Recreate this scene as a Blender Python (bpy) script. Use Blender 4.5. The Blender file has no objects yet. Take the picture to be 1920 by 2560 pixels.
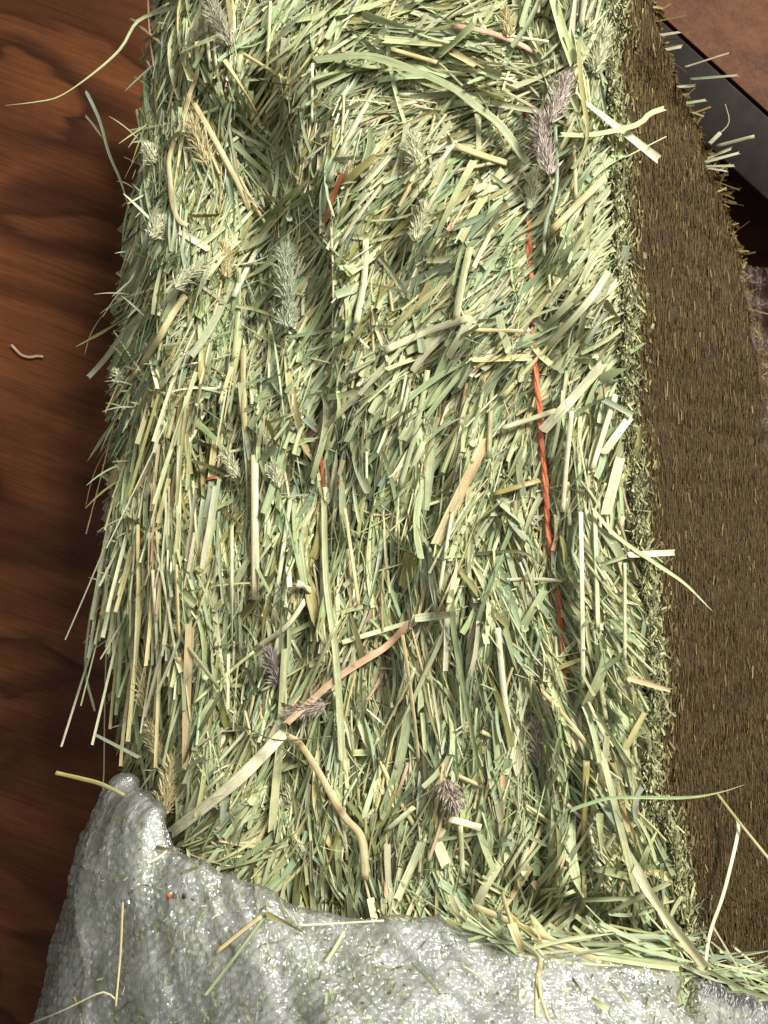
import bpy, math
import numpy as np
from mathutils import Vector

# ------------------------------------------------------------------ camera, world, lamps, exposure
sc = bpy.context.scene
COL = sc.collection
F, D, CZ = 1934.0, 0.66, 0.62            # focal length in photo pixels, camera distance (m), camera height (m)
cam_d = bpy.data.cameras.new('camera')
cam = bpy.data.objects.new('camera', cam_d)
COL.objects.link(cam)
cam.location = (0, -D, CZ)
cam.rotation_euler = (math.radians(90), 0, 0)
cam_d.sensor_fit = 'VERTICAL'
cam_d.sensor_height = 36.0
cam_d.sensor_width = 27.0
cam_d.lens = 36.0 * F / 2560.0
cam_d.clip_start, cam_d.clip_end = 0.02, 50
cam_d.dof.use_dof = True
cam_d.dof.focus_distance = 0.69
cam_d.dof.aperture_fstop = 20
sc.camera = cam

world = bpy.data.worlds.new('World')
sc.world = world
world.use_nodes = True
bg = world.node_tree.nodes['Background']
bg.inputs[0].default_value = (1.0, 0.97, 0.92, 1)
bg.inputs[1].default_value = 0.15


def lamp(name, loc, target, size, power, color):
    d = bpy.data.lights.new(name, 'AREA')
    d.shape = 'RECTANGLE'
    d.size, d.size_y = size
    d.energy = power
    d.color = color
    o = bpy.data.objects.new(name, d)
    o.location = loc
    o.rotation_euler = (Vector(target) - Vector(loc)).to_track_quat('-Z', 'Y').to_euler()
    COL.objects.link(o)


lamp('window_light', (2.1, -2.75, 3.1), (0.0, 0.05, 0.5), (1.4, 1.4), 385, (1.0, 0.985, 0.95))
lamp('doorway_light', (-0.9, -2.2, 1.0), (0.0, 0.05, 0.5), (1.2, 1.4), 11, (0.96, 0.98, 1.0))

vs = sc.view_settings
vs.view_transform = 'Standard'
vs.look = 'None'
vs.exposure = 0.0
vs.gamma = 1.0

rng = np.random.default_rng(11)


# ------------------------------------------------------------------ helpers
def tag(o, label=None, cat=None, group=None, kind=None):
    if label: o['label'] = label
    if cat: o['category'] = cat
    if group: o['group'] = group
    if kind: o['kind'] = kind
    return o


def P(px, py, y):
    """a point of the place: photo column / row seen at depth y (m behind the bale's front corner)"""
    px, py, y = np.broadcast_arrays(np.asarray(px, float), np.asarray(py, float), np.asarray(y, float))
    k = (y + D) / F
    return np.stack([(px - 960) * k, y, CZ + (1280 - py) * k], -1)


_T = np.random.default_rng(3).random((256, 256)) * 2 - 1


def noise2(x, y, oct=1, seed=0):
    x = np.asarray(x, float) + 17.3 * seed + 1000
    y = np.asarray(y, float) + 9.7 * seed + 1000
    out, amp = 0, 1.0
    for _ in range(oct):
        xi, yi = np.floor(x).astype(int), np.floor(y).astype(int)
        fx, fy = x - xi, y - yi
        fx, fy = fx * fx * (3 - 2 * fx), fy * fy * (3 - 2 * fy)
        a = _T[xi % 256, yi % 256]; b = _T[(xi + 1) % 256, yi % 256]
        c = _T[xi % 256, (yi + 1) % 256]; d = _T[(xi + 1) % 256, (yi + 1) % 256]
        out = out + amp * ((a * (1 - fx) + b * fx) * (1 - fy) + (c * (1 - fx) + d * fx) * fy)
        x, y, amp = x * 2.03 + 5.1, y * 2.03 + 3.3, amp * 0.5
    return out


def lin(rgb):
    c = np.asarray(rgb, float) / 255.0
    return np.where(c <= 0.04045, c / 12.92, ((c + 0.055) / 1.055) ** 2.4)


def mesh_obj(name, verts, faces, mat, parent=None, cols=None, uvs=None, smooth=True):
    """verts (V,3); faces (Q,4) array, or list of arrays; cols per vertex (V,3); uvs per vertex (V,2)"""
    me = bpy.data.meshes.new(name)
    verts = np.ascontiguousarray(verts, np.float32)
    fl = faces if isinstance(faces, list) else [faces]
    fl = [np.asarray(f, np.int32) for f in fl if len(f)]
    loops = np.concatenate([f.ravel() for f in fl])
    tot = np.concatenate([np.full(len(f), f.shape[1], np.int32) for f in fl])
    start = np.concatenate([[0], np.cumsum(tot)[:-1]]).astype(np.int32)
    me.vertices.add(len(verts)); me.vertices.foreach_set('co', verts.ravel())
    me.loops.add(len(loops)); me.loops.foreach_set('vertex_index', loops)
    me.polygons.add(len(tot)); me.polygons.foreach_set('loop_start', start)
    if smooth:
        me.polygons.foreach_set('use_smooth', np.ones(len(tot), bool))
    me.update(calc_edges=True)
    if cols is not None:
        a = me.color_attributes.new('Col', 'FLOAT_COLOR', 'POINT')
        a.data.foreach_set('color', np.concatenate([cols, np.ones((len(cols), 1))], 1).astype(np.float32).ravel())
    if uvs is not None:
        u = me.uv_layers.new(name='UVMap')
        u.data.foreach_set('uv', np.asarray(uvs, np.float32)[loops].ravel())
    me.materials.append(mat)
    o = bpy.data.objects.new(name, me)
    COL.objects.link(o)
    if parent is not None: o.parent = parent
    return o


def empty(name, loc=(0, 0, 0)):
    o = bpy.data.objects.new(name, None)
    o.empty_display_size = 0.05
    COL.objects.link(o)
    return o


class NT:
    def __init__(s, name):
        s.m = bpy.data.materials.new(name); s.m.use_nodes = True
        s.t = s.m.node_tree; s.t.nodes.clear()
        s.out = s.n('ShaderNodeOutputMaterial')

    def n(s, typ, **kw):
        nd = s.t.nodes.new(typ)
        for k, v in kw.items():
            if k == 'ins':
                for i, val in v.items():
                    if isinstance(val, bpy.types.NodeSocket): s.t.links.new(val, nd.inputs[i])
                    else: nd.inputs[i].default_value = val
            else: setattr(nd, k, v)
        return nd

    def math(s, op, a, b=0.0, clamp=False):
        nd = s.n('ShaderNodeMath', operation=op, ins={0: a, 1: b}); nd.use_clamp = clamp
        return nd.outputs[0]

    def ramp(s, fac, stops, interp='LINEAR'):
        nd = s.n('ShaderNodeValToRGB', ins={0: fac}); r = nd.color_ramp; r.interpolation = interp
        while len(r.elements) < len(stops): r.elements.new(0.5)
        for e, (p, c) in zip(r.elements, stops):
            e.position = p; e.color = tuple(c) + (1,) if len(c) == 3 else c
        return nd.outputs[0]

    def noise(s, vec, scale, detail=3, rough=0.55, dist=0.0):
        nd = s.n('ShaderNodeTexNoise', ins={'Vector': vec, 'Scale': scale, 'Detail': detail, 'Roughness': rough, 'Distortion': dist})
        return nd.outputs[0]

    def mapped(s, vec, scale=(1, 1, 1), rot=(0, 0, 0), loc=(0, 0, 0)):
        return s.n('ShaderNodeMapping', ins={0: vec, 1: loc, 2: rot, 3: scale}).outputs[0]

    def mix(s, fac, a, b, mode='MIX'):
        nd = s.n('ShaderNodeMixRGB', blend_type=mode, ins={0: fac, 1: a, 2: b})
        return nd.outputs[0]


# ------------------------------------------------------------------ materials
def mat_strand(name, transl, rough, spec):
    k = NT(name)
    col = k.n('ShaderNodeVertexColor', layer_name='Col').outputs[0]
    uv = k.n('ShaderNodeUVMap').outputs[0]
    st = k.noise(k.mapped(uv, (9.0, 14.0, 1)), 1.0, 4, 0.65)              # fibre lines along the blade
    st2 = k.noise(k.mapped(uv, (1.5, 90.0, 1)), 1.0, 3, 0.6)              # blotches along it
    f1 = k.math('MULTIPLY_ADD', st, 1.9); k.t.nodes[-1].inputs[2].default_value = 0.08
    f2 = k.math('MULTIPLY_ADD', st2, 0.7); k.t.nodes[-1].inputs[2].default_value = 0.65
    c = k.mix(1.0, col, k.math('MULTIPLY', f1, f2), 'MULTIPLY')
    pos = k.n('ShaderNodeNewGeometry').outputs['Position']
    sp = k.noise(pos, 420, 3, 0.6)
    c = k.mix(k.ramp(sp, [(0.66, (0, 0, 0)), (0.72, (0.7, 0.7, 0.7))]), c, (0.16, 0.105, 0.05, 1))
    bump = k.n('ShaderNodeBump', ins={'Strength': 0.5, 'Distance': 0.0006, 'Height': st}).outputs[0]
    b = k.n('ShaderNodeBsdfPrincipled', ins={'Base Color': c, 'Roughness': rough, 'Specular IOR Level': spec, 'Normal': bump})
    t = k.n('ShaderNodeBsdfTranslucent', ins={0: c})
    mx = k.n('ShaderNodeMixShader', ins={0: transl, 1: b.outputs[0], 2: t.outputs[0]})
    k.t.links.new(mx.outputs[0], k.out.inputs[0])
    return k.m


M_BLADE = mat_strand('dry_grass_blade', 0.10, 0.5, 0.35)
M_STEM = mat_strand('dry_grass_stem', 0.06, 0.42, 0.45)
M_SEED = mat_strand('grass_seed_head', 0.15, 0.6, 0.25)


def mat_core():
    k = NT('pressed_hay')
    pos = k.n('ShaderNodeNewGeometry').outputs['Position']
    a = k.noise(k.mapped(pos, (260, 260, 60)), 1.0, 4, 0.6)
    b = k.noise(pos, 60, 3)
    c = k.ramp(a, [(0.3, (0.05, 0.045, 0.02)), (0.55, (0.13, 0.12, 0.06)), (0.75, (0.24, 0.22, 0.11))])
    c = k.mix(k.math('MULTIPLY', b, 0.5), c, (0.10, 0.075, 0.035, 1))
    bump = k.n('ShaderNodeBump', ins={'Strength': 1.0, 'Distance': 0.003, 'Height': a}).outputs[0]
    p = k.n('ShaderNodeBsdfPrincipled', ins={'Base Color': c, 'Roughness': 0.8, 'Specular IOR Level': 0.15, 'Normal': bump})
    k.t.links.new(p.outputs[0], k.out.inputs[0])
    return k.m


def mat_cut():
    k = NT('knife_cut_hay')
    pos = k.n('ShaderNodeNewGeometry').outputs['Position']
    a = k.noise(k.mapped(pos, (520, 520, 60)), 1.0, 4, 0.65)
    f = k.noise(k.mapped(pos, (800, 800, 500)), 1.0, 2, 0.6)
    b = k.noise(k.mapped(pos, (14, 14, 7)), 1.0, 3)
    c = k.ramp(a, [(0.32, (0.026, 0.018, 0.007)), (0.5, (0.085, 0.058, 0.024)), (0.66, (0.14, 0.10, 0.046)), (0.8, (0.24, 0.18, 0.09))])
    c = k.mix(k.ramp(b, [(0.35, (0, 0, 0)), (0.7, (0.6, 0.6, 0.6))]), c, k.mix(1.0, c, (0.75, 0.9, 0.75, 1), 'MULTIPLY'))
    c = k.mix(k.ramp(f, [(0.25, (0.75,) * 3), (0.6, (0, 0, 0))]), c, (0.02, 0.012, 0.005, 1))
    h = k.math('ADD', a, k.math('MULTIPLY', f, 0.5))
    bump = k.n('ShaderNodeBump', ins={'Strength': 1.0, 'Distance': 0.004, 'Height': h}).outputs[0]
    p = k.n('ShaderNodeBsdfPrincipled', ins={'Base Color': c, 'Roughness': 0.7, 'Specular IOR Level': 0.2, 'Normal': bump})
    k.t.links.new(p.outputs[0], k.out.inputs[0])
    return k.m


def mat_plywood():
    k = NT('stained_plywood')
    pos = k.n('ShaderNodeNewGeometry').outputs['Position']
    v = k.mapped(pos, (1, 1, 1), (0, math.radians(-20), 0))
    n1 = k.noise(k.mapped(v, (1.7, 1, 4.2), (0, 0, 0), (0.35, 0, 0.22)), 1.0, 3.0, 0.5, 1.0)
    ring = k.math('FRACT', k.math('ADD', k.math('MULTIPLY', n1, 5.0), k.math('MULTIPLY', k.noise(k.mapped(v, (8, 1, 70)), 1.0, 4, 0.6), 0.22)))
    band = k.ramp(ring, [(0.0, (0.0,) * 3), (0.10, (0.75,) * 3), (0.42, (1.0,) * 3), (0.66, (0.5,) * 3), (0.92, (0.05,) * 3), (1.0, (0.0,) * 3)])
    fib = k.noise(k.mapped(v, (9, 1, 260)), 1.0, 5, 0.65)
    saw = k.noise(k.mapped(pos, (70, 1, 3)), 1.0, 3, 0.6)
    big = k.noise(k.mapped(v, (2.0, 1, 5.0), (0, 0, 0), (5, 0, 0)), 1.0, 4, 0.65, 0.6)
    c = k.mix(band, (0.043, 0.0128, 0.0044, 1), (0.162, 0.054, 0.0165, 1))
    c = k.mix(k.ramp(big, [(0.38, (0.85,) * 3), (0.60, (0, 0, 0))]), c, (0.076, 0.024, 0.008, 1))
    c = k.mix(0.75, c, k.ramp(fib, [(0.3, (0.55,) * 3), (0.7, (1.25,) * 3)]), 'MULTIPLY')
    c = k.mix(0.2, c, k.ramp(saw, [(0.3, (0.72,) * 3), (0.7, (1.25,) * 3)]), 'MULTIPLY')
    bump = k.n('ShaderNodeBump', ins={'Strength': 0.35, 'Distance': 0.001, 'Height': fib}).outputs[0]
    p = k.n('ShaderNodeBsdfPrincipled', ins={'Base Color': c, 'Roughness': 0.55, 'Specular IOR Level': 0.25, 'Normal': bump})
    k.t.links.new(p.outputs[0], k.out.inputs[0])
    return k.m


def mat_rust():
    k = NT('rusty_steel')
    pos = k.n('ShaderNodeNewGeometry').outputs['Position']
    a = k.noise(pos, 22, 6, 0.7)
    f = k.noise(pos, 170, 4, 0.7)
    c = k.ramp(a, [(0.3, (0.034, 0.011, 0.004)), (0.5, (0.075, 0.027, 0.0095)), (0.72, (0.12, 0.05, 0.019))])
    c = k.mix(k.ramp(f, [(0.4, (0, 0, 0)), (0.75, (0.7,) * 3)]), c, (0.125, 0.055, 0.024, 1))
    p = k.n('ShaderNodeBsdfPrincipled', ins={'Base Color': c, 'Roughness': 0.75, 'Specular IOR Level': 0.2,
            'Normal': k.n('ShaderNodeBump', ins={'Strength': 0.4, 'Distance': 0.001, 'Height': f}).outputs[0]})
    k.t.links.new(p.outputs[0], k.out.inputs[0])
    return k.m


def mat_steel():
    k = NT('dark_steel')
    pos = k.n('ShaderNodeNewGeometry').outputs['Position']
    a = k.noise(pos, 40, 4, 0.6)
    c = k.ramp(a, [(0.3, (0.022, 0.018, 0.014)), (0.7, (0.038, 0.031, 0.026))])
    p = k.n('ShaderNodeBsdfPrincipled', ins={'Base Color': c, 'Roughness': 0.7, 'Specular IOR Level': 0.15})
    k.t.links.new(p.outputs[0], k.out.inputs[0])
    return k.m


def mat_film(name, opaque, tint, rough, glossmix, bumpd=0.0010, base=0.09):
    k = NT(name)
    pos = k.n('ShaderNodeNewGeometry').outputs['Position']
    wv = k.mapped(pos, (1, 1, 0.42), (0, math.radians(24), 0))
    vo = k.n('ShaderNodeTexVoronoi', ins={'Vector': k.mix(0.035, wv, k.n('ShaderNodeTexNoise', ins={'Vector': pos, 'Scale': 60.0}).outputs[1], 'ADD'), 'Scale': 165.0}).outputs[0]
    wr2 = k.noise(k.mapped(pos, (150, 150, 55), (0, math.radians(20), 0)), 1.0, 3, 0.6, 0.5)
    h = k.math('ADD', vo, k.math('MULTIPLY', wr2, 0.7))
    bump = k.n('ShaderNodeBump', ins={'Strength': 1.0, 'Distance': bumpd, 'Height': h}).outputs[0]
    cl = k.noise(pos, 26, 4, 0.6)
    dif = k.n('ShaderNodeBsdfDiffuse', ins={0: tint})
    tl = k.n('ShaderNodeBsdfTranslucent', ins={0: tint})
    body = k.n('ShaderNodeMixShader', ins={0: 0.45, 1: dif.outputs[0], 2: tl.outputs[0]})
    tr = k.n('ShaderNodeBsdfTransparent', ins={0: (0.98, 0.99, 0.98, 1)})
    op = k.ramp(cl, [(0.25, (opaque * 0.6,) * 3), (0.75, (min(1, opaque * 1.4),) * 3)])
    m1 = k.n('ShaderNodeMixShader', ins={0: op, 1: tr.outputs[0], 2: body.outputs[0]})
    gl = k.n('ShaderNodeBsdfGlossy', ins={'Color': (1, 1, 1, 1), 'Roughness': rough, 'Normal': bump})
    fr = k.n('ShaderNodeFresnel', ins={0: 1.42, 'Normal': bump}).outputs[0]
    fac = k.math('MULTIPLY_ADD', fr, glossmix, True); k.t.nodes[-1].inputs[2].default_value = base
    m2 = k.n('ShaderNodeMixShader', ins={0: fac, 1: m1.outputs[0], 2: gl.outputs[0]})
    k.t.links.new(m2.outputs[0], k.out.inputs[0])
    return k.m


def mat_plain(name, rgb, rough=0.6):
    k = NT(name)
    pos = k.n('ShaderNodeNewGeometry').outputs['Position']
    c = k.mix(k.noise(pos, 700, 3), tuple(x * 0.75 for x in rgb) + (1,), tuple(min(1, x * 1.2) for x in rgb) + (1,))
    p = k.n('ShaderNodeBsdfPrincipled', ins={'Base Color': c, 'Roughness': rough})
    k.t.links.new(p.outputs[0], k.out.inputs[0])
    return k.m


M_CORE, M_CUT, M_PLY = mat_core(), mat_cut(), mat_plywood()
M_RUST, M_STEEL = mat_rust(), mat_steel()
M_FILM = mat_film('bubble_film', 0.15, (0.98, 0.98, 0.92, 1), 0.10, 0.9, 0.0011, 0.06)
M_BACK = mat_film('backing_film', 0.62, (0.97, 0.97, 0.88, 1), 0.2, 1.0, 0.0022, 0.10)
M_INNER = mat_film('inner_film', 0.80, (0.97, 0.97, 0.95, 1), 0.2, 0.8, 0.0016, 0.10)
M_SIDE = mat_film('clear_film', 0.14, (0.36, 0.24, 0.18, 1), 0.3, 0.02, 0.002, 0.01)
M_CUTBIT = mat_strand('cut_hay_fibre', 0.0, 0.8, 0.04)

# ------------------------------------------------------------------ plywood behind
wall = empty('plywood_wall')
tag(wall, kind='structure')
xs = np.linspace(-1.2, 1.2, 25); zs = np.linspace(-0.1, 1.6, 18)
X, Z = np.meshgrid(xs, zs)
WY = 0.56


def grid_faces(nr, nc, off=0):
    i = np.arange((nr - 1) * (nc - 1)); r, c = i // (nc - 1), i % (nc - 1)
    a = r * nc + c + off
    return np.stack([a, a + 1, a + 1 + nc, a + nc], 1)


def box(name, lo, hi, mat, parent=None):
    (x0, y0, z0), (x1, y1, z1) = lo, hi
    v = np.array([(x, y, z) for x in (x0, x1) for y in (y0, y1) for z in (z0, z1)], float)
    f = np.array([(0, 1, 3, 2), (4, 6, 7, 5), (0, 4, 5, 1), (2, 3, 7, 6), (0, 2, 6, 4), (1, 5, 7, 3)])
    o = mesh_obj(name, v, f, mat, parent, smooth=False)
    return o


box('plywood_sheet', (-1.6, WY, -1.2), (1.4, WY + 0.018, 1.75), M_PLY, wall)

# ------------------------------------------------------------------ rusty beam, top right
beam = empty('steel_beam')
tag(beam, 'rust brown steel beam with dark grey lower face behind the bale', 'steel beam')
BY = 0.40
p0, p1 = P(1655, 40, BY), P(1920, 280, BY)          # the edge between rusty face and dark face
d = (p1 - p0) / np.linalg.norm(p1 - p0)
up = np.array([-d[2], 0, d[0]]);  up = up if up[2] > 0 else -up
A, B = p0 - d * 0.45, p1 + d * 0.5


def prism(name, poly, a, b, mat, parent):
    """poly: list of (along up, along y) offsets; extruded from a to b, edges softened with a second ring"""
    n = len(poly)
    ring = np.array([up * u + np.array([0, w, 0]) for u, w in poly])
    v = np.concatenate([a + ring, b + ring])
    f = np.array([(i, (i + 1) % n, n + (i + 1) % n, n + i) for i in range(n)])
    o = mesh_obj(name, v, [f, np.arange(n)[None, ::-1], (np.arange(n) + n)[None]], mat, parent, smooth=False)
    bv = o.modifiers.new('bevel', 'BEVEL'); bv.width = 0.0025; bv.segments = 3; bv.limit_method = 'ANGLE'
    return o


prism('rusty_face', [(0.0, 0.0), (0.30, 0.09), (0.30, 0.10), (0.004, 0.012)], A, B, M_RUST, beam)
prism('dark_face', [(-0.003, 0.002), (-0.003, 0.010), (-0.068, 0.04), (-0.070, 0.032)], A, B, M_STEEL, beam)

# ------------------------------------------------------------------ the bale's surface
RX = np.array([(-500, 1535), (0, 1545), (150, 1520), (400, 1530), (580, 1542), (870, 1570), (1040, 1568), (1330, 1588), (1500, 1625), (1740, 1632), (1970, 1625), (2140, 1680), (2300, 1715), (3000, 1760)], float)
LX = np.array([(-500, 430), (0, 405), (150, 385), (230, 385), (350, 345), (480, 335), (650, 315), (810, 320), (950, 305), (1100, 300), (1210, 285), (1310, 272), (1450, 272), (1600, 295), (1710, 310), (1830, 325), (1950, 335), (2100, 330), (3000, 300)], float)
BX = np.array([(-500, 1600), (0, 1640), (110, 1660), (300, 1740), (470, 1800), (640, 1855), (800, 1885), (1000, 1930), (1300, 1965), (2000, 2010), (3000, 2060)], float)
xr = lambda py: np.interp(py, RX[:, 0], RX[:, 1]) + 11 * noise2(np.asarray(py, float) / 75, 0 * np.asarray(py, float), 2, 81)
xl = lambda py: np.interp(py, LX[:, 0], LX[:, 1])
xb = lambda py: np.interp(py, BX[:, 0], BX[:, 1])
DX, DY = 0.70, 0.714                       # plan direction of the knife-cut side

# furrows in the front: polyline, half width (px), depth (m)
FUR = [([(640, 360), (640, 700), (590, 1000), (560, 1250)], 105, 0.036), ([(480, 420), (560, 620), (530, 900)], 50, 0.012), ([(470, 210), (560, 300), (640, 420)], 36, 0.012),
       ([(770, 540), (790, 760), (800, 1000), (720, 1300)], 26, 0.016),
       ([(520, 1060), (470, 1200), (450, 1350)], 30, 0.022),
       ([(1322, 150), (1328, 700), (1350, 1060), (1372, 1340), (1405, 1600), (1440, 1800)], 34, 0.011),
       ([(1090, 1120), (1085, 1300)], 22, 0.02), ([(820, 1340), (760, 1560), (745, 1750)], 20, 0.014),
       ([(1330, 1760), (1350, 2000), (1360, 2300)], 26, 0.02), ([(1440, 1900), (1450, 2150), (1440, 2330)], 18, 0.016),
       ([(960, 520), (1000, 700), (940, 900)], 22, 0.012), ([(560, 1500), (590, 1700), (560, 1900)], 24, 0.016),
       ([(420, 700), (470, 900), (440, 1060)], 26, 0.014), ([(1010, 1420), (960, 1700), (900, 1900)], 22, 0.014),
       ([(600, 1880), (700, 1960), (760, 2080)], 26, 0.016), ([(640, 200), (720, 330), (700, 460)], 24, 0.014),
       ([(1220, 1330), (1170, 1500), (1160, 1640)], 20, 0.012), ([(1290, 2240), (1500, 2330), (1640, 2400)], 40, 0.03)]
BUMP = [(430, 640, 150, 170, 0.012), (400, 920, 150, 190, 0.014), (370, 1400, 110, 240, 0.02), (360, 520, 80, 130, 0.012), (960, 620, 150, 260, 0.012), (900, 170, 300, 90, 0.005), (1200, 130, 200, 110, 0.006),
        (930, 780, 120, 200, 0.008), (1150, 850, 140, 160, 0.010), (1480, 900, 70, 400, 0.006), (640, 1250, 90, 220, 0.010),
        (950, 1150, 90, 150, 0.008), (1150, 1550, 140, 200, 0.008), (820, 2050, 120, 130, 0.010), (1080, 1950, 120, 140, 0.008),
        (1530, 1550, 70, 220, 0.008), (1550, 2050, 80, 160, 0.008)]


def seg_dist(px, py, poly):
    d = np.full(np.shape(px), 1e9)
    for (ax, ay), (bx, by) in zip(poly[:-1], poly[1:]):
        vx, vy = bx - ax, by - ay
        t = np.clip(((px - ax) * vx + (py - ay) * vy) / (vx * vx + vy * vy), 0, 1)
        d = np.minimum(d, np.hypot(px - ax - t * vx, py - ay - t * vy))
    return d


def yfront(px, py, fine=True):
    px, py = np.broadcast_arrays(np.asarray(px, float), np.asarray(py, float))
    l, r = xl(py), xr(py)
    u = (px - l) / (r - l)
    uc = np.clip(u, -0.05, 1.0)
    y = 0.095 * (1 - uc) + 0.055 * (1 - np.clip(py, -400, 2600) / 2000.0)
    y = y - 0.035 * np.clip((py - 2330) / 230, 0, 1)
    y = y + 0.10 * np.clip((0.16 - uc) / 0.16, 0, 1.3) ** 2.2
    y = y + 0.012 * np.clip((uc - 0.93) / 0.07, 0, 1) ** 2
    if fine:
        y0_ = y
        y = y - 0.012 * noise2(px / 170, py / 300, 2, 1) - 0.009 * noise2(px / 55, py / 120, 2, 2)
        for poly, w, dep in FUR:
            y = y + 1.4 * dep * np.exp(-(seg_dist(px, py, poly) / w) ** 2)
        for cx, cy, sx, sy, h in BUMP:
            y = y - h * np.exp(-((px - cx) / sx) ** 2 - ((py - cy) / sy) ** 2)
        e = np.clip((1 - u) / 0.07, 0.15, 1)
        y = y0_ * (1 - e) + y * e
    return y


def side_point(a, py):
    """a metres along the knife-cut side from the front corner, on the photo row py of that corner"""
    c = P(xr(py), py, yfront(xr(py), py, False))
    return c + np.stack([DX * a, DY * a, 0 * a], -1)


def side_width(py):
    c = P(xr(py), py, yfront(xr(py), py, False))
    row = np.asarray(py, float)
    for _ in range(8):
        tan = (xb(row) - 960) / F
        w = np.clip((tan * (D + c[..., 1]) - c[..., 0]) / (DX - tan * DY), 0.03, 0.5)
        row = 1280 - (1280 - py) * (D + c[..., 1]) / (D + c[..., 1] + DY * w)
    return w


bale = empty('hay_bale')
tag(bale, 'pale green compressed grass hay bale tied with orange twine, standing in bubble wrap', 'hay bale')

# core: closed lofted body (front, left, back, knife-cut right side)
rows = np.linspace(-280, 3400, 190)
NF, NL, NB, NR = 70, 14, 14, 40
ring = []
for py in rows:
    px = np.linspace(xr(py), xl(py) + 8, NF)
    fr = P(px, py, yfront(px, py) + 0.031)
    w = float(side_width(np.array(py)))
    rear = side_point(np.array(w), np.array(py)) + np.array([-0.012, -0.004, 0])
    left_back = np.array([fr[-1, 0] + 0.03, fr[-1, 1] + 0.05 + 0.6 * w, fr[-1, 2]])
    left_back[1] = min(left_back[1], 0.47); rear[1] = min(rear[1], 0.50)
    t = np.linspace(0, 1, NL + 1)[1:, None]
    lf = fr[-1] * (1 - t) + left_back * t
    t = np.linspace(0, 1, NB + 1)[1:, None]
    bk = left_back * (1 - t) + rear * t
    t = np.linspace(0, 1, NR + 1)[1:-1, None]
    co = side_point(np.array(0.0), np.array(py)) + np.array([-0.004, 0.004, 0])
    rt = rear * (1 - t) + co * t
    ring.append(np.concatenate([fr, lf, bk, rt, co[None]]))
ring = np.array(ring)
nr_, nc_ = ring.shape[:2]
fc = []
idx = np.arange(nr_ * nc_).reshape(nr_, nc_)
nxt = np.roll(idx, -1, 1)
faces = np.stack([idx[:-1], idx[1:], nxt[1:], nxt[:-1]], -1).reshape(-1, 4)
cs = np.arange(nc_)
front_cols = cs < NF + NL + NB
fm = np.tile(front_cols, nr_ - 1)
mesh_obj('pressed_body', ring.reshape(-1, 3), [faces[fm], idx[0][None], idx[-1][None, ::-1]], M_CORE, bale)
# the knife-cut side: its own surface, roughened
sa = np.linspace(0, 1, 150); sp = np.linspace(-280, 3400, 580)
SA, SP = np.meshgrid(sa, sp)
cut = side_point(SA * side_width(SP), SP)
jit = -0.0012 + 0.0014 * noise2(SA * 110, SP / 22, 2, 5) + 0.0008 * noise2(SA * 5, SP / 150, 2, 6)
jit += 0.010 * np.clip(1 - SA / 0.05, 0, 1) ** 2 * -1 + -0.02 * np.clip((SA - 0.93) / 0.07, 0, 1) ** 2
cut = cut + jit[..., None] * np.array([DY, -DX, 0])
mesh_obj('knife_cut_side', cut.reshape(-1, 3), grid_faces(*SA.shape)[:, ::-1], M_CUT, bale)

# ------------------------------------------------------------------ strands
PAL = {  # surface colours of dried grass
    'p': (208, 208, 164), 'y': (206, 192, 138), 'g': (156, 166, 120), 'b': (146, 162, 128), 'o': (150, 144, 84), 't': (206, 184, 136),
    'k': (200, 164, 134), 'r': (168, 96, 60), 'd': (84, 86, 54), 's': (178, 187, 138), 'w': (224, 220, 182), 'v': (186, 192, 138)}
PAL = {k: lin(v) for k, v in PAL.items()}


def strand_geo(C, W, Nrm, tube=False, fold=0.35, K=6, flat=0.55, twist=None):
    """C (N,S,3) centre lines, W (N,S) half widths, Nrm (N,3) facing -> verts, quads, uv"""
    N, S, _ = C.shape
    T = np.gradient(C, axis=1); T /= np.linalg.norm(T, axis=2, keepdims=True) + 1e-12
    Bn = np.cross(T, Nrm[:, None, :]); Bn /= np.linalg.norm(Bn, axis=2, keepdims=True) + 1e-12
    Nn = np.cross(Bn, T)
    if twist is not None:
        ph = (np.asarray(twist)[:, None] * np.linspace(-1, 1, S)[None])[..., None]
        Bn, Nn = Bn * np.cos(ph) + Nn * np.sin(ph), Nn * np.cos(ph) - Bn * np.sin(ph)
    L = np.concatenate([np.zeros((N, 1)), np.cumsum(np.linalg.norm(np.diff(C, axis=1), axis=2), 1)], 1)
    off = rng.random((N, 1, 1)) * 50
    if tube:
        th = np.arange(K) * 2 * np.pi / K
        R = Bn[:, :, None, :] * np.cos(th)[None, None, :, None] + flat * Nn[:, :, None, :] * np.sin(th)[None, None, :, None]
        V = C[:, :, None, :] + W[:, :, None, None] * R
        u = np.broadcast_to(np.abs(np.arange(K) / K * 2 - 1), (N, S, K))
        kk = K; wrap = True
    else:
        fo = np.broadcast_to(np.asarray(fold, float), (N,))[:, None, None]
        a = -Bn * W[..., None]; b = Nn * W[..., None] * -fo
        V = np.stack([C + a, C + b, C - a], 2)
        u = np.broadcast_to(np.array([0, .5, 1]), (N, S, 3))
        kk = 3; wrap = False
    idx = np.arange(N * S * kk).reshape(N, S, kk)
    if wrap:
        nx = np.roll(idx, -1, 2)
        Q = np.stack([idx[:, :-1], nx[:, :-1], nx[:, 1:], idx[:, 1:]], -1).reshape(-1, 4)
    else:
        Q = np.stack([idx[:, :-1, :-1], idx[:, :-1, 1:], idx[:, 1:, 1:], idx[:, 1:, :-1]], -1).reshape(-1, 4)
    uv = np.stack([u + off, np.broadcast_to(L[:, :, None], u.shape) + off * 0.37], -1)
    return V.reshape(-1, 3), Q, uv.reshape(-1, 2), idx


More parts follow.
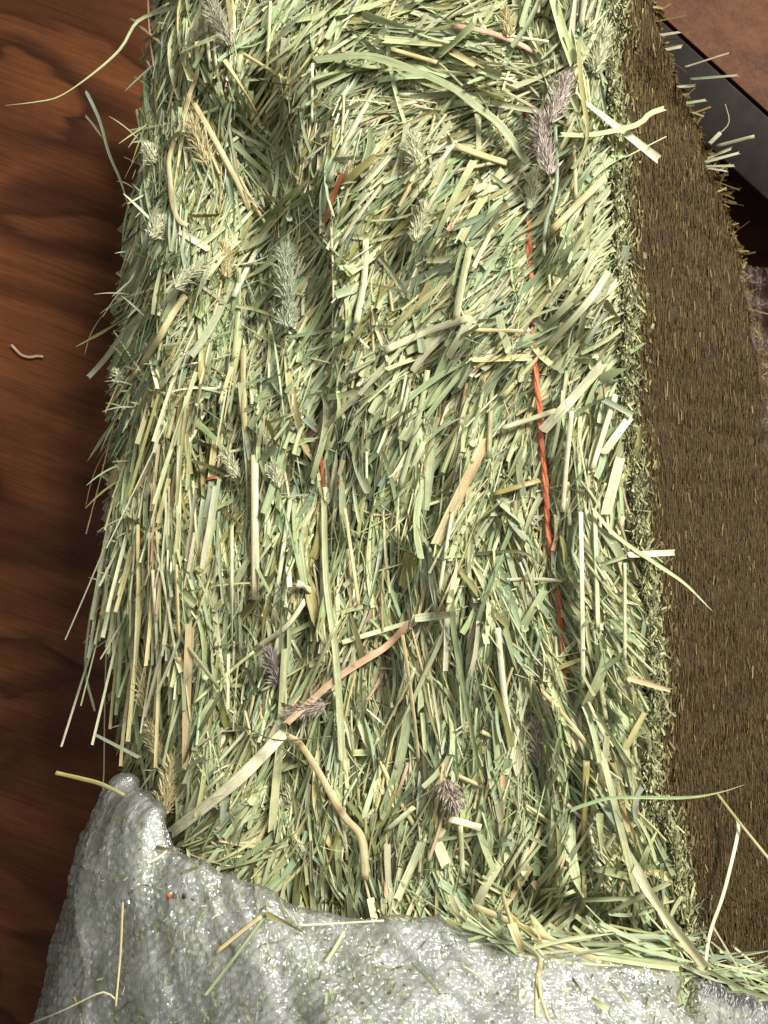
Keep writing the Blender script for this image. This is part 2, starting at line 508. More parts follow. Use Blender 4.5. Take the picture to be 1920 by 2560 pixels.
def smooth_poly(pts, S):
    """Catmull-Rom through pts (n,k), S samples evenly spaced"""
    pts = np.asarray(pts, float)
    if len(pts) == 2:
        t = np.linspace(0, 1, S)[:, None]
        return pts[0] * (1 - t) + pts[1] * t
    p = np.concatenate([[2 * pts[0] - pts[1]], pts, [2 * pts[-1] - pts[-2]]])
    seg = np.linalg.norm(np.diff(pts[:, :2], axis=0), axis=1); cum = np.concatenate([[0], np.cumsum(seg)])
    q = np.linspace(0, cum[-1], S)
    i = np.clip(np.searchsorted(cum, q, 'right') - 1, 0, len(seg) - 1)
    t = ((q - cum[i]) / seg[i])[:, None]
    a, b, c, d_ = p[i], p[i + 1], p[i + 2], p[i + 3]
    return 0.5 * (2 * b + (c - a) * t + (2 * a - 5 * b + 4 * c - d_) * t ** 2 + (3 * b - a - 3 * c + d_) * t ** 3)


FACE = np.array([-0.12, -1.0, 0.05]); FACE /= np.linalg.norm(FACE)
counts = {'grass_blade': 0, 'hay_stem': 0}


def strand_object(C, w, kind, col, parent, name=None, nodes=None, tips=(0, 0), twist=0.0, label=None):
    """one blade or stem as an object of its own; w in metres (full width)"""
    S = len(C)
    C = C[None]
    t = np.linspace(0, 1, S)
    W = np.full((1, S), w / 2)
    W *= (1 + 0.07 * noise2(t * 5 + rng.random() * 90, t * 0, 2))[None]
    if tips[0]: W *= np.clip(0.12 + t / tips[0], 0, 1)[None]
    if tips[1]: W *= np.clip(0.12 + (1 - t) / tips[1], 0, 1)[None]
    nrm = FACE + rng.normal(0, 0.25, 3) + twist * np.array([1, 0, 0])
    colv = np.broadcast_to(col, (S, 3)).copy()
    alt = PAL['p'] if rng.random() < 0.5 else PAL['y']
    colv = colv * (1 - 0.35 * t[:, None] ** 2) + alt * 0.35 * t[:, None] ** 2
    tube = kind == 's'
    if tube and nodes:
        for q in nodes:
            g = np.exp(-((t - q) / 0.025) ** 2)
            W = W * (1 + 0.22 * g)[None]
            colv = colv * (1 - 0.75 * g[:, None]) + lin((112, 78, 38)) * 0.75 * g[:, None]
    V, Q, uv, idx = strand_geo(C, W, nrm[None], tube, twist=rng.normal(0, 0.0 if tube else 0.3, 1), fold=rng.uniform(0.05, 0.6), K=8, flat=rng.uniform(0.25, 0.5))
    kk = idx.shape[2]
    cols = np.repeat(colv, kk, 0)
    if tube:                                        # hollow-looking cut ends: darker inner cap set back
        V = V.copy()
        fl = [Q, idx[0, 0][None, ::-1], idx[0, -1][None]]
    else:
        for e in (0, S - 1):                        # ragged torn ends
            dirv = (C[0, 0] - C[0, 1]) if e == 0 else (C[0, -1] - C[0, -2])
            for j in range(3):
                V[idx[0, e, j]] += dirv * rng.uniform(-0.4, 0.5)
        fl = [Q]
    nm = name or ('hay_stem' if tube else 'grass_blade')
    if nm in counts: counts[nm] += 1
    o = mesh_obj(nm, V, fl, M_STEM if tube else M_BLADE, parent, cols, uv)
    if label: o['label'] = label
    return o


def px_strand(pts, h, S=None, stiff=0.7, y=None):
    """photo polyline -> centre line lying h metres proud of the bale front (or at given depths y)"""
    pts = np.asarray(pts, float)
    L = np.linalg.norm(np.diff(pts, axis=0), axis=1).sum()
    S = S or int(np.clip(L / 16, 8, 26))
    q = smooth_poly(pts, S)
    if y is None:
        ys = yfront(q[:, 0], q[:, 1])
        ysm = yfront(q[:, 0], q[:, 1], False)
        ker = np.linspace(0, 1, S)
        fit = np.polyval(np.polyfit(ker, ys, 2), ker)
        yy = fit * stiff + ys * (1 - stiff)
        yy = yy - max(0, np.percentile(yy - ys, 70)) - h
    else:
        yy = np.interp(np.linspace(0, 1, S), np.linspace(0, 1, len(y)), y)
    return P(q[:, 0], q[:, 1], yy)


mm = 0.001
# (type, colour, width px, proud mm, points, extra)
HERO = [
 ('b','s',8,4,[(440,20),(395,30),(341,56),(301,122),(231,185),(150,240),(87,255),(17,263)],{'y':[.17,.20,.20,.19,.17,.15,.14,.14]}),
 ('b','b',8,4,[(217,231),(249,301),(272,382),(301,451),(324,521),(350,570)],{'y':[.17,.18,.19,.2,.205,.205]}),
 ('b','b',6,4,[(212,287),(232,310),(256,345)],{'y':[.172,.178,.184]}),
 ('s','t',13,8,[(492,104),(492,185),(475,231),(460,289),(437,347),(422,399),(425,451),(431,509),(446,550),(469,564)],{'n':[.2,.33,.55,.82]}),
 ('s','y',16,10,[(486,260),(532,341),(573,417),(602,475),(628,532)],{}), ('s','y',15,10,[(561,150),(602,214),(642,286)],{'n':[.1]}),
 ('b','s',12,12,[(446,133),(509,104),(596,72)],{}), ('s','w',7,8,[(781,159),(780,307)],{}), ('b','w',16,8,[(451,579),(521,622)],{}),
 ('b','r',12,6,[(856,434),(833,492),(816,544),(799,579),(781,605)],{}), ('b','t',20,6,[(584,399),(610,434)],{}),
 ('b','b',18,7,[(839,399),(810,475),(807,579)],{}), ('s','y',8,6,[(347,64),(405,110)],{}), ('s','k',5,6,[(370,0),(375,90),(385,168)],{}),
 ('s','t',8,6,[(325,48),(341,52),(420,10)],{}),
 ('b','g',25,12,[(787,150),(914,139),(1035,176),(1134,220),(1192,266),(1250,312),(1313,399)],{}),
 ('b','w',20,10,[(1463,255),(1568,336),(1649,399)],{}), ('b','v',14,14,[(1400,336),(1481,336),(1591,312),(1625,284),(1666,269)],{}),
 ('b','o',12,14,[(1446,98),(1452,203),(1469,324),(1458,376),(1440,405)],{}), ('b','v',22,10,[(1377,-30),(1406,75),(1434,156)],{}),
 ('s','y',20,8,[(1139,365),(1203,388),(1267,408)],{}), ('s','t',10,6,[(1105,434),(1249,405)],{}),
 ('s','k',14,8,[(1134,64),(1220,81),(1284,104),(1342,133)],{}), ('s','w',7,10,[(1255,87),(1371,104)],{}),
 ('b','v',22,10,[(960,98),(1099,110)],{}), ('b','y',18,10,[(1099,110),(1186,162)],{}), ('s','y',12,10,[(977,122),(1093,156)],{}),
 ('b','v',16,12,[(1180,64),(1093,145)],{}), ('s','y',20,8,[(1510,446),(1440,515),(1377,579)],{}), ('s','w',18,7,[(1301,411),(1284,463)],{}),
 ('s','t',9,6,[(1435,347),(1440,498)],{}), ('b','v',20,8,[(1255,428),(1203,503),(1151,596)],{}), ('b','v',18,8,[(1186,399),(1134,498),(1070,640)],{}),
 ('s','b',10,12,[(1388,312),(1391,463),(1365,556),(1359,640)],{}),
 ('s','y',18,10,[(463,738),(428,790),(393,854),(353,918)],{'n':[.12]}), ('s','y',10,8,[(347,923),(266,1022)],{}),
 ('b','p',13,8,[(359,779),(312,831),(260,900),(217,947)],{}), ('b','g',8,6,[(295,750),(255,790),(226,837),(211,889)],{}),
 ('b','o',9,8,[(347,773),(270,822),(191,866)],{}), ('b','g',10,6,[(295,1039),(255,1097),(217,1155)],{}),
 ('b','k',8,6,[(301,1074),(260,1132),(231,1196),(214,1265)],{}), ('b','t',20,5,[(312,1149),(269,1219)],{}),
 ('s','v',14,8,[(596,669),(596,756),(585,895)],{}), ('s','y',12,8,[(579,918),(550,1010)],{}), ('s','y',16,9,[(608,871),(608,987),(613,1103)],{}),
 ('b','p',5,9,[(665,773),(689,871),(712,1057)],{}), ('s','p',18,8,[(914,600),(910,700),(891,808)],{}), ('b','s',20,8,[(949,843),(903,941)],{}),
 ('b','s',18,8,[(793,935),(816,1010),(810,1091),(781,1196)],{}), ('b','p',16,9,[(822,993),(937,976)],{}), ('b','b',9,10,[(718,843),(845,822)],{}),
 ('b','t',16,8,[(538,1091),(527,1196)],{}), ('b','y',20,8,[(521,1213),(550,1265),(602,1320)],{}), ('s','r',9,12,[(515,1199),(538,1193),(556,1201)],{}),
 ('s','p',20,9,[(637,1138),(637,1280),(639,1500)],{'n':[.95]}),
 ('s','p',20,10,[(1521,680),(1469,756),(1365,871)],{'n':[.33]}), ('b','p',24,10,[(1510,906),(1440,987),(1359,1074)],{}),
 ('s','p',15,10,[(1255,1071),(1388,1028)],{}), ('b','y',18,7,[(1180,900),(1330,892)],{}), ('s','p',20,8,[(960,877),(1064,831),(1168,796)],{}),
 ('s','y',10,8,[(1180,825),(1307,828)],{}), ('b','p',20,9,[(1180,790),(1122,890)],{}), ('b','s',18,8,[(1122,871),(1064,1016)],{}),
 ('s','v',20,9,[(1174,620),(1151,727),(1139,802)],{}), ('b','t',26,8,[(1215,1099),(1163,1207),(1088,1365)],{}), ('b','p',42,6,[(1066,1045),(1066,1161),(1053,1271)],{}),
 ('s','o',16,9,[(1232,1236),(1348,1201)],{}), ('s','w',12,8,[(1429,1028),(1417,1149),(1406,1280)],{}), ('b','w',20,8,[(1573,1045),(1510,1132)],{}),
 ('b','w',24,8,[(1550,1149),(1516,1280)],{}), ('s','w',14,7,[(1539,987),(1481,1172)],{}), ('b','b',14,10,[(1510,999),(1585,1039)],{}), ('b','w',22,10,[(1319,779),(1359,819)],{}),
 ('s','p',8,9,[(382,1355),(405,1436),(440,1639)],{}), ('s','y',14,10,[(440,1413),(446,1592)],{}), ('s','p',7,8,[(278,1315),(249,1448),(226,1540),(214,1673),(237,1778)],{'n':[.75]}),
 ('s','w',7,9,[(266,1511),(214,1673),(153,1867)],{}), ('s','p',5,8,[(266,1604),(262,1760),(260,1917),(258,1990),(272,2030)],{}), ('s','p',12,9,[(579,1315),(579,1627)],{}),
 ('b','t',22,8,[(532,1292),(503,1436)],{}), ('s','y',9,9,[(567,1326),(521,1454),(492,1535)],{}), ('b','t',22,8,[(475,1569),(468,1720),(463,1920)],{}),
 ('s','p',14,10,[(764,1500),(718,1564),(640,1621)],{}), ('s','w',20,10,[(741,1459),(781,1477)],{}), ('b','s',16,10,[(810,1250),(816,1454),(839,1627),(851,1801),(856,1905)],{}),
 ('s','y',9,9,[(862,1270),(897,1512)],{}), ('b','k',17,14,[(1018,1562),(960,1620),(850,1690),(712,1812)],{}), ('b','w',28,14,[(712,1830),(620,1925),(540,1995),(428,2082)],{}),
 ('s','y',20,13,[(706,1835),(747,1858),(793,1925),(856,2036),(903,2094),(914,2198)],{'n':[.12,.55]}), ('s','d',3,14,[(613,1818),(694,1850),(828,1841)],{}),
 ('b','s',20,10,[(712,1627),(706,1740),(700,1859),(690,1960),(680,2080)],{}), ('b','g',11,8,[(341,1604),(341,1812),(365,1960),(378,2040)],{}), ('b','b',8,8,[(237,1836),(347,1893)],{'y':[.15,.10]}),
 ('s','p',10,9,[(382,1425),(394,1656),(385,1812)],{}),
 ('b','s',11,12,[(1481,1270),(1539,1338),(1637,1407),(1712,1459),(1779,1526)],{}), ('b','w',15,10,[(1573,1387),(1686,1381)],{}), ('b','g',10,9,[(1498,1413),(1568,1390)],{}),
 ('s','w',12,8,[(1452,1280),(1455,1483),(1458,1720)],{}), ('s','p',8,8,[(1562,1407),(1562,1650)],{}), ('s','p',12,7,[(1487,1280),(1495,1569)],{}),
 ('b','g',14,8,[(1527,1546),(1602,1616)],{}), ('b','g',26,8,[(1521,1627),(1498,1697),(1463,1766)],{}), ('b','g',14,9,[(1568,1627),(1492,1685)],{}), ('b','t',12,9,[(1573,1697),(1678,1726)],{}),
 ('s','w',15,9,[(1244,1570),(1255,1685),(1272,1836)],{}), ('b','o',36,8,[(1029,1384),(1012,1471)],{}), ('b','o',32,8,[(960,1600),(995,1490)],{}), ('b','p',20,9,[(1035,1546),(1134,1535)],{}),
 ('b','g',14,9,[(1128,1471),(1134,1569),(1163,1743),(1197,1920)],{}), ('s','t',10,9,[(1006,1587),(1029,1743),(1047,1905)],{}), ('b','s',11,8,[(1116,1569),(1047,1720),(995,1824)],{}),
 ('b','d',9,10,[(1191,1384),(1307,1381),(1365,1430)],{}), ('b','b',14,8,[(1238,1575),(1284,1627),(1330,1691)],{}), ('b','g',18,8,[(1365,1471),(1301,1575)],{}),
 ('b','s',14,9,[(1452,1743),(1481,1818),(1504,1920)],{}), ('b','p',16,10,[(1510,1900),(1562,2111),(1591,2227)],{}), ('b','g',12,8,[(1492,1783),(1573,1911)],{}), ('b','y',14,8,[(1614,1778),(1562,1876)],{}),
 ('b','w',24,16,[(1590,2170),(1620,2227),(1678,2308),(1764,2420)],{'y':[-.012,-.02,-.03,-.035]}), ('s','w',10,6,[(1842,2047),(1845,2082),(1811,2227),(1776,2331),(1764,2406)],{'y':[.06,.05,.02,-.01,-.03]}),
 ('s','o',8,6,[(1793,1984),(1851,2059),(1940,2170)],{'y':[.06,.05,.03]}), ('b','g',8,14,[(1423,2027),(1469,2010),(1539,1994),(1712,1994),(1799,1981),(1866,1960)],{'y':[-.03,-.03,-.03,-.02,0,.01]}),
 ('b','g',7,14,[(1423,2018),(1365,2094),(1301,2175),(1255,2232)],{}), ('s','o',20,10,[(1466,1900),(1461,2151)],{'n':[.97]}), ('s','y',12,10,[(1458,2151),(1461,2227),(1455,2302)],{}),
 ('b','k',15,16,[(1333,2204),(1377,2273),(1414,2348)],{}), ('s','y',20,18,[(1186,2267),(1284,2308),(1365,2343),(1515,2412)],{'y':[-.02,-.03,-.035,-.035]}),
 ('b','v',9,16,[(1330,2371),(1423,2348),(1545,2332)],{'y':[-.045,-.04,-.03]}), ('b','g',14,12,[(1463,2250),(1614,2244)],{}), ('b','g',14,12,[(1458,2319),(1585,2250),(1678,2204)],{}),
 ('b','s',20,16,[(1469,2383),(1573,2400),(1701,2418)],{'y':[-.035,-.04,-.035]}), ('b','g',14,16,[(1770,2425),(1840,2465),(1930,2500)],{'y':[-.03,-.02,.0]}),
 ('b','g',18,9,[(1481,2169),(1573,2192)],{}), ('s','w',18,10,[(966,2076),(1035,2018)],{}), ('s','w',18,10,[(1122,2047),(1203,2070)],{}), ('b','w',20,10,[(1053,2111),(995,2244)],{}),
 ('b','w',26,10,[(1093,2105),(1116,2163)],{}), ('s','p',12,9,[(1151,2065),(1157,2186)],{}), ('b','b',12,9,[(1232,2120),(1284,2102)],{}),
 ('s','o',11,8,[(139,1932),(200,1946),(255,1961),(324,1995)],{'y':[.06,.075,.09,.11]}),
 ('s','y',13,18,[(1255,2233),(1275,2296),(1296,2348),(1348,2395),(1342,2458),(1342,2545)],{'y':[-.02,-.04,-.055,-.075,-.09,-.10],'n':[.66]}), ('s','y',8,18,[(1345,2440),(1352,2490),(1371,2554)],{'y':[-.087,-.096,-.10]}),
 ('b','y',24,18,[(1280,2310),(1305,2375)],{'y':[-.05,-.065]}),
 ('s','t',7,2,[(1712,168),(1822,133)],{'y':[.14,.17]}), ('b','g',8,2,[(1730,197),(1845,188)],{'y':[.15,.18]}), ('s','p',12,2,[(1790,366),(1886,341)],{'y':[.21,.20]}),
 ('s','p',3,8,[(1562,394),(1666,341)],{'y':[.03,.05]}), ('s','t',4,2,[(1813,260),(1822,308),(1785,345)],{'y':[.22,.22,.22]}), ('b','p',14,2,[(1775,358),(1803,330)],{'y':[.20,.21]}),
 ('b','p',13,2,[(1650,88),(1700,80)],{'y':[.10,.12]}), ('b','w',10,2,[(1665,124),(1705,116)],{'y':[.10,.12]}), ('b','v',11,2,[(1715,258),(1765,250)],{'y':[.155,.17]}),
 ('b','p',9,2,[(1695,217),(1740,213)],{'y':[.15,.16]}), ('b','p',11,2,[(1765,404),(1845,383)],{'y':[.21,.21]}), ('b','v',9,2,[(1765,416),(1835,414)],{'y':[.21,.21]}), ('b','t',10,2,[(1768,395),(1830,370)],{'y':[.215,.22]}), ('b','p',7,2,[(1770,420),(1818,428)],{'y':[.21,.21]}),
]
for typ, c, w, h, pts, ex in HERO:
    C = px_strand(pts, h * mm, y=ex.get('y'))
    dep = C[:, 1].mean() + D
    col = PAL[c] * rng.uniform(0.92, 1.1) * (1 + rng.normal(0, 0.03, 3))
    if ex.get('y') and pts[0][0] > 1640 and pts[0][1] < 500: col, w = col * 0.4, w * 0.7  # upper right rear straws: colour darkened to offset the strong lamp there
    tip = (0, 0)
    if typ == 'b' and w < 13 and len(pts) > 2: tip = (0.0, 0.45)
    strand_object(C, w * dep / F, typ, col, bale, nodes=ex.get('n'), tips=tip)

# direction field: photo position -> strand angle (90 upright, 60 leaning right)
FLD = np.array([(1050,330,48),(1250,310,62),(850,260,72),(780,400,78),(450,100,75),(450,300,95),(600,350,112),(700,60,50),(900,40,45),(1000,150,172),(1150,180,176),(1000,250,8),(1250,220,10),(1400,150,115),(1480,60,70),
 (900,450,62),(1100,500,60),(1250,400,22),(700,600,75),(500,700,66),(350,700,60),(550,900,80),(400,1000,64),(300,1150,70),(800,900,70),(1000,850,55),(1100,850,35),
 (1250,800,60),(1450,600,65),(1450,800,50),(1450,1000,60),(1450,1150,70),(1500,1300,75),(1200,1000,75),(1000,1100,75),(1150,1150,65),(850,1100,85),(600,1150,88),
 (400,1300,80),(300,1400,80),(400,1600,86),(500,1750,91),(650,1500,86),(800,1500,90),(1000,1400,70),(1200,1350,70),(1300,1450,110),(1450,1450,100),(1550,1500,140),
 (1500,1700,125),(1350,1650,95),(1200,1700,85),(1050,1700,80),(900,1800,76),(700,1900,80),(550,2000,50),(450,1950,70),(800,2050,100),(1000,2050,70),(1200,2050,90),
 (1350,2000,95),(1500,1950,110),(1550,2100,120),(1400,2250,40),(1200,2300,150),(900,2250,100),(600,2150,25)], float)


def field(px, py):
    d2 = (px[:, None] - FLD[None, :, 0]) ** 2 + (py[:, None] - FLD[None, :, 1]) ** 2
    w = 1 / (d2 + 70 ** 2) ** 1.6
    a = np.radians(FLD[:, 2]) * 2
    return np.arctan2((w * np.sin(a)).sum(1), (w * np.cos(a)).sum(1)) / 2


def colours(n, px, py, kind):
    base = {'b': ['s', 'g', 'p', 'v', 'b', 'y', 'o', 'w', 'd', 'k'], 's': ['p', 'y', 'w', 's', 'v', 't', 'o', 'k', 'g']}[kind]
    pr = {'b': [.28, .25, .12, .06, .13, .03, .07, .03, .035, .005], 's': [.28, .24, .10, .14, .10, .06, .04, .01, .03]}[kind]
    pr = np.array(pr) / np.sum(pr)
    i = rng.choice(len(base), n, p=pr)
    c = np.array([PAL[b] for b in base])[i]
    warm = np.clip(np.exp(-((px - 1080) / 260) ** 2 - ((py - 160) / 150) ** 2) + 0.35 * np.exp(-((px - 1450) / 120) ** 2) + 0.25 * noise2(px / 120, py / 120, 2, 9), 0, 1)[:, None]
    c = c * (1 - 0.55 * warm) + (PAL['v'] * 0.5 + PAL['p'] * 0.5) * 0.55 * warm
    return c * rng.uniform(0.66, 1.22, (n, 1)) * (1 + rng.normal(0, 0.04, (n, 3)))


def scatter(n, hlo, hhi, lens, wid, S, kind, spread, wildp, bend=0.05, top=-270, bot=2640, tilt=0.10):
    """n strands over the front -> centre lines (N,S,3), half widths, positions"""
    py = rng.uniform(top, bot, n)
    l, r = xl(py), xr(py)
    u = rng.random(n)
    px = l + (r - l) * (0.012 + 0.976 * u)
    a = field(px, py) + rng.normal(0, 1, n) * np.radians(spread) + np.radians(17) * noise2(px / 120, py / 170, 2, 51)
    wild = rng.random(n) < wildp
    a[wild] = rng.random(wild.sum()) * np.pi
    L = np.exp(rng.uniform(np.log(lens[0]), np.log(lens[1]), n))
    edge = np.clip((u - 0.80) / 0.2, 0, 1)
    L *= 1 - 0.45 * edge
    t = np.linspace(-0.5, 0.5, S)
    bx = rng.normal(0, bend, n) * L
    dx, dy = np.cos(a), -np.sin(a)
    cx = px[:, None] + dx[:, None] * t * L[:, None] - dy[:, None] * (t ** 2 * 4 - .4) * bx[:, None]
    cy = py[:, None] + dy[:, None] * t * L[:, None] + dx[:, None] * (t ** 2 * 4 - .4) * bx[:, None]
    lim = xr(cy) + 4 + 52 * rng.random((n, 1)) ** 3
    sh = np.clip(cx - lim, 0, None).max(1, keepdims=True)
    cx = cx - sh
    lim = xl(cy) - 14 - 26 * rng.random((n, 1)) ** 3
    sh = np.clip(lim - cx, 0, None).max(1, keepdims=True)
    cx = cx + sh * 0.8
    ys = yfront(cx, cy)
    T = np.vander(t, 3); pinv = np.linalg.pinv(T)
    fit = (ys @ pinv.T) @ T.T
    yy = 0.85 * fit + 0.15 * ys
    h = rng.uniform(hlo, hhi, n) * mm
    yy = yy - np.clip(np.percentile(yy - ys, 65, axis=1), 0, 0.008)[:, None] - h[:, None]
    yy = yy + rng.normal(0, tilt, n)[:, None] * t * L[:, None] / F * D
    C = P(cx, cy, yy)
    w = rng.uniform(wid[0], wid[1], n) * rng.choice([0.55, 0.8, 1.0, 1.25], n, p=[.25, .3, .3, .15])
    W = np.repeat((w / 2)[:, None], S, 1) * D / F * 1.05
    return C, W, cx.mean(1), cy.mean(1), a


def facing(n, amt):
    v = FACE[None] + rng.normal(0, amt, (n, 3))
    return v / np.linalg.norm(v, axis=1, keepdims=True)


class Batch:
    def __init__(s): s.v, s.q, s.uv, s.c, s.n = [], [], [], [], 0

    def add(s, V, Q, uv, cols):
        s.v.append(V); s.q.append(Q + s.n); s.uv.append(uv); s.c.append(cols); s.n += len(V)

    def build(s, name, mat, parent, kind=None):
        o = mesh_obj(name, np.concatenate(s.v), np.concatenate(s.q), mat, parent, np.concatenate(s.c), np.concatenate(s.uv))
        if kind: o['kind'] = kind
        return o


def add_blades(b, n, taper=True, amt=0.45, **kw):
    S = kw['S']
    C, W, mx, my, a = scatter(n, kind='b', **kw)
    t = np.linspace(0, 1, S)
    if taper:
        tp = rng.choice([0.0, 0.25, 0.6], n, p=[.55, .25, .2])[:, None]
        W = W * np.where(tp > 0, np.clip(0.15 + (1 - t)[None] / np.maximum(tp, 1e-3), 0, 1), 1.0)
    W = W * (1 + 0.22 * noise2(np.arange(n)[:, None] * 7.3 + t[None] * 4, np.arange(n)[:, None] * 3.1 + 0 * t[None], 2, 71))
    V, Q, uv, idx = strand_geo(C, W, facing(n, amt), False, fold=rng.uniform(-0.1, 0.9, n), twist=rng.normal(0, 0.55, n))
    col = colours(n, mx, my, 'b')
    b.add(V, Q, uv, np.repeat(col, S * 3, 0))


def add_stems(b, n, amt=0.3, **kw):
    S = kw['S']
    C, W, mx, my, a = scatter(n, kind='s', **kw)
    V, Q, uv, idx = strand_geo(C, W, facing(n, amt), True, K=5, flat=0.7)
    col = colours(n, mx, my, 's')
    b.add(V, Q, uv, np.repeat(col, S * 5, 0))


mass_b, mass_s = Batch(), Batch()
add_blades(mass_b, 7500, hlo=-30, hhi=-15, lens=(130, 360), wid=(8, 20), S=7, spread=10, wildp=.05)
add_blades(mass_b, 9000, hlo=-17, hhi=-4, lens=(130, 380), wid=(7, 19), S=8, spread=10, wildp=.06, bend=.06)
add_blades(mass_b, 4300, hlo=-4, hhi=4, lens=(100, 360), wid=(7, 20), S=9, spread=12, wildp=.09, bend=.08, tilt=.12)
add_blades(mass_b, 2600, hlo=-8, hhi=3, lens=(16, 60), wid=(4, 13), S=4, spread=30, wildp=.3, tilt=.4, amt=.8)
add_blades(mass_b, 5500, hlo=-7, hhi=3, lens=(90, 300), wid=(2, 5), S=8, spread=16, wildp=.11, bend=.12, tilt=.14)
add_stems(mass_s, 3800, hlo=-16, hhi=-3, lens=(140, 380), wid=(6, 12), S=6, spread=9, wildp=.06, bend=.02)
add_stems(mass_s, 1500, hlo=-3, hhi=3, lens=(100, 320), wid=(4, 10), S=6, spread=12, wildp=.09, bend=.03)
mass_b.build('blade_mass', M_BLADE, bale, 'stuff')
mass_s.build('stem_mass', M_STEM, bale, 'stuff')

# the largest loose-lying strands, one object each
nb, ns = 300 - counts['grass_blade'], 300 - counts['hay_stem']
for kind, n in (('b', nb), ('s', ns)):
    S = 12
    C, W, mx, my, a = scatter(n, 1, 6, (110, 340) if kind == 'b' else (110, 340), (11, 22) if kind == 'b' else (6, 13), S, kind, 12, .11,
                              bend=.05 if kind == 'b' else .015, top=-40, bot=2350)
    cl = colours(n, mx, my, kind)
    for i in range(n):
        strand_object(C[i], 2 * W[i, 0], kind, cl[i], bale, nodes=[rng.uniform(.1, .9)] if kind == 's' and rng.random() < .35 else None,
                      tips=(0, rng.choice([0, .3, .7])) if kind == 'b' else (0, 0))

# straws hanging over the left edge and wisps sticking out
wisp = Batch()
n = 210
py = rng.uniform(-100, 2000, n)
px = xl(py) + rng.uniform(-4, 60, n)
hang = np.clip((py - 500) / 500, 0, 1)
a = np.radians(np.where(rng.random(n) < .65, rng.normal(248, 14, n), rng.uniform(120, 260, n)))
L = np.exp(rng.uniform(np.log(22), np.log(110), n))
S = 7; t = np.linspace(0, 1, S)
cx = px[:, None] + np.cos(a)[:, None] * t * L[:, None]
cy = py[:, None] - np.sin(a)[:, None] * t * L[:, None] + (rng.random((n, 1)) * .35) * t ** 2 * L[:, None]
y0 = yfront(px, py)
yy = y0[:, None] + 0.006 - 0.010 * rng.random((n, 1)) + rng.normal(0, .25, n)[:, None] * t * L[:, None] / F * D
W = (rng.uniform(2, 8, n)[:, None] * np.ones((1, S))) / 2 * D / F
W *= np.clip(0.25 + (1 - t) / 0.5, 0, 1)[None]
V, Q, uv, idx = strand_geo(P(cx, cy, yy), W, facing(n, .5), False, fold=.3)
wisp.add(V, Q, uv, np.repeat(colours(n, px, py, 'b'), S * 3, 0))
# long hanging skirt, lower left
n = 190
py = rng.uniform(860, 1660, n); px = xl(py) + rng.uniform(-14, 300, n) * np.where(rng.random(n) < .6, .6, 1)
a = np.radians(rng.normal(264, 7, n) - 8 * np.clip((1250 - py) / 400, 0, 1) + 6 * noise2(px / 40, py / 200, 2, 61)); L = np.exp(rng.uniform(np.log(90), np.log(380), n))
L = np.minimum(L, np.maximum(60, 1920 - py))
S = 9; t = np.linspace(0, 1, S)
cx = px[:, None] + np.cos(a)[:, None] * t * L[:, None] + rng.normal(0, 6, (n, 1)) * t ** 2
cy = py[:, None] - np.sin(a)[:, None] * t * L[:, None]
y0 = yfront(px, py, False)
yy = y0[:, None] + 0.004 - 0.022 * rng.random((n, 1)) + 0 * t
W = (rng.uniform(4, 14, n)[:, None] * np.ones((1, S))) / 2 * D / F
V, Q, uv, idx = strand_geo(P(cx, cy, yy), W, facing(n, .4), False, fold=.4)
wisp.add(V, Q, uv, np.repeat(colours(n, px, py, 's'), S * 3, 0))
wisp.build('hanging_wisps', M_BLADE, bale, 'stuff')

# chopped ends along the front-right corner and flecks on the knife-cut side
side = Batch()
NS = np.array([DY, -DX, 0.0])                # outward normal of the knife-cut side
AL = np.array([DX, DY, 0.0])


def side_bits(n, alo, ahi, vert, along, out, pal, pr, power=1.0, jitter=12, bot=2750, frac=False, seedsp=(0.4, 0.4)):
    py = rng.uniform(-270, bot, n)
    u = rng.random(n) ** power
    w = side_width(py)
    a = (alo + (ahi - alo) * u) * (w if frac else 1.0)
    p = side_point(a, py) + NS * (rng.uniform(out[0], out[1], n) * mm)[:, None]
    ang = np.radians(rng.normal(0, jitter, n))
    dirv = np.stack([np.sin(ang) * AL[0], np.sin(ang) * AL[1], np.cos(ang)], 1) + NS * rng.normal(0, seedsp[0] * .25, n)[:, None]
    L = np.exp(rng.uniform(np.log(vert[0]), np.log(vert[1]), n)) * mm
    S = 4; t = np.linspace(-.5, .5, S)
    C = p[:, None, :] + dirv[:, None, :] * (t[None, :, None] * L[:, None, None])
    W = np.repeat(rng.uniform(along[0], along[1], n)[:, None] * mm / 2, S, 1)
    nrm = NS + rng.normal(0, seedsp[1], (n, 3))
    V, Q, uv, _ = strand_geo(C, W, nrm, False, fold=rng.uniform(-.3, .6, n))
    col = np.array([lin(c) for c in pal])[rng.choice(len(pal), n, p=pr)] * rng.uniform(.6, 1.25, (n, 1))
    side.add(V, Q, uv, np.repeat(col, S * 3, 0))


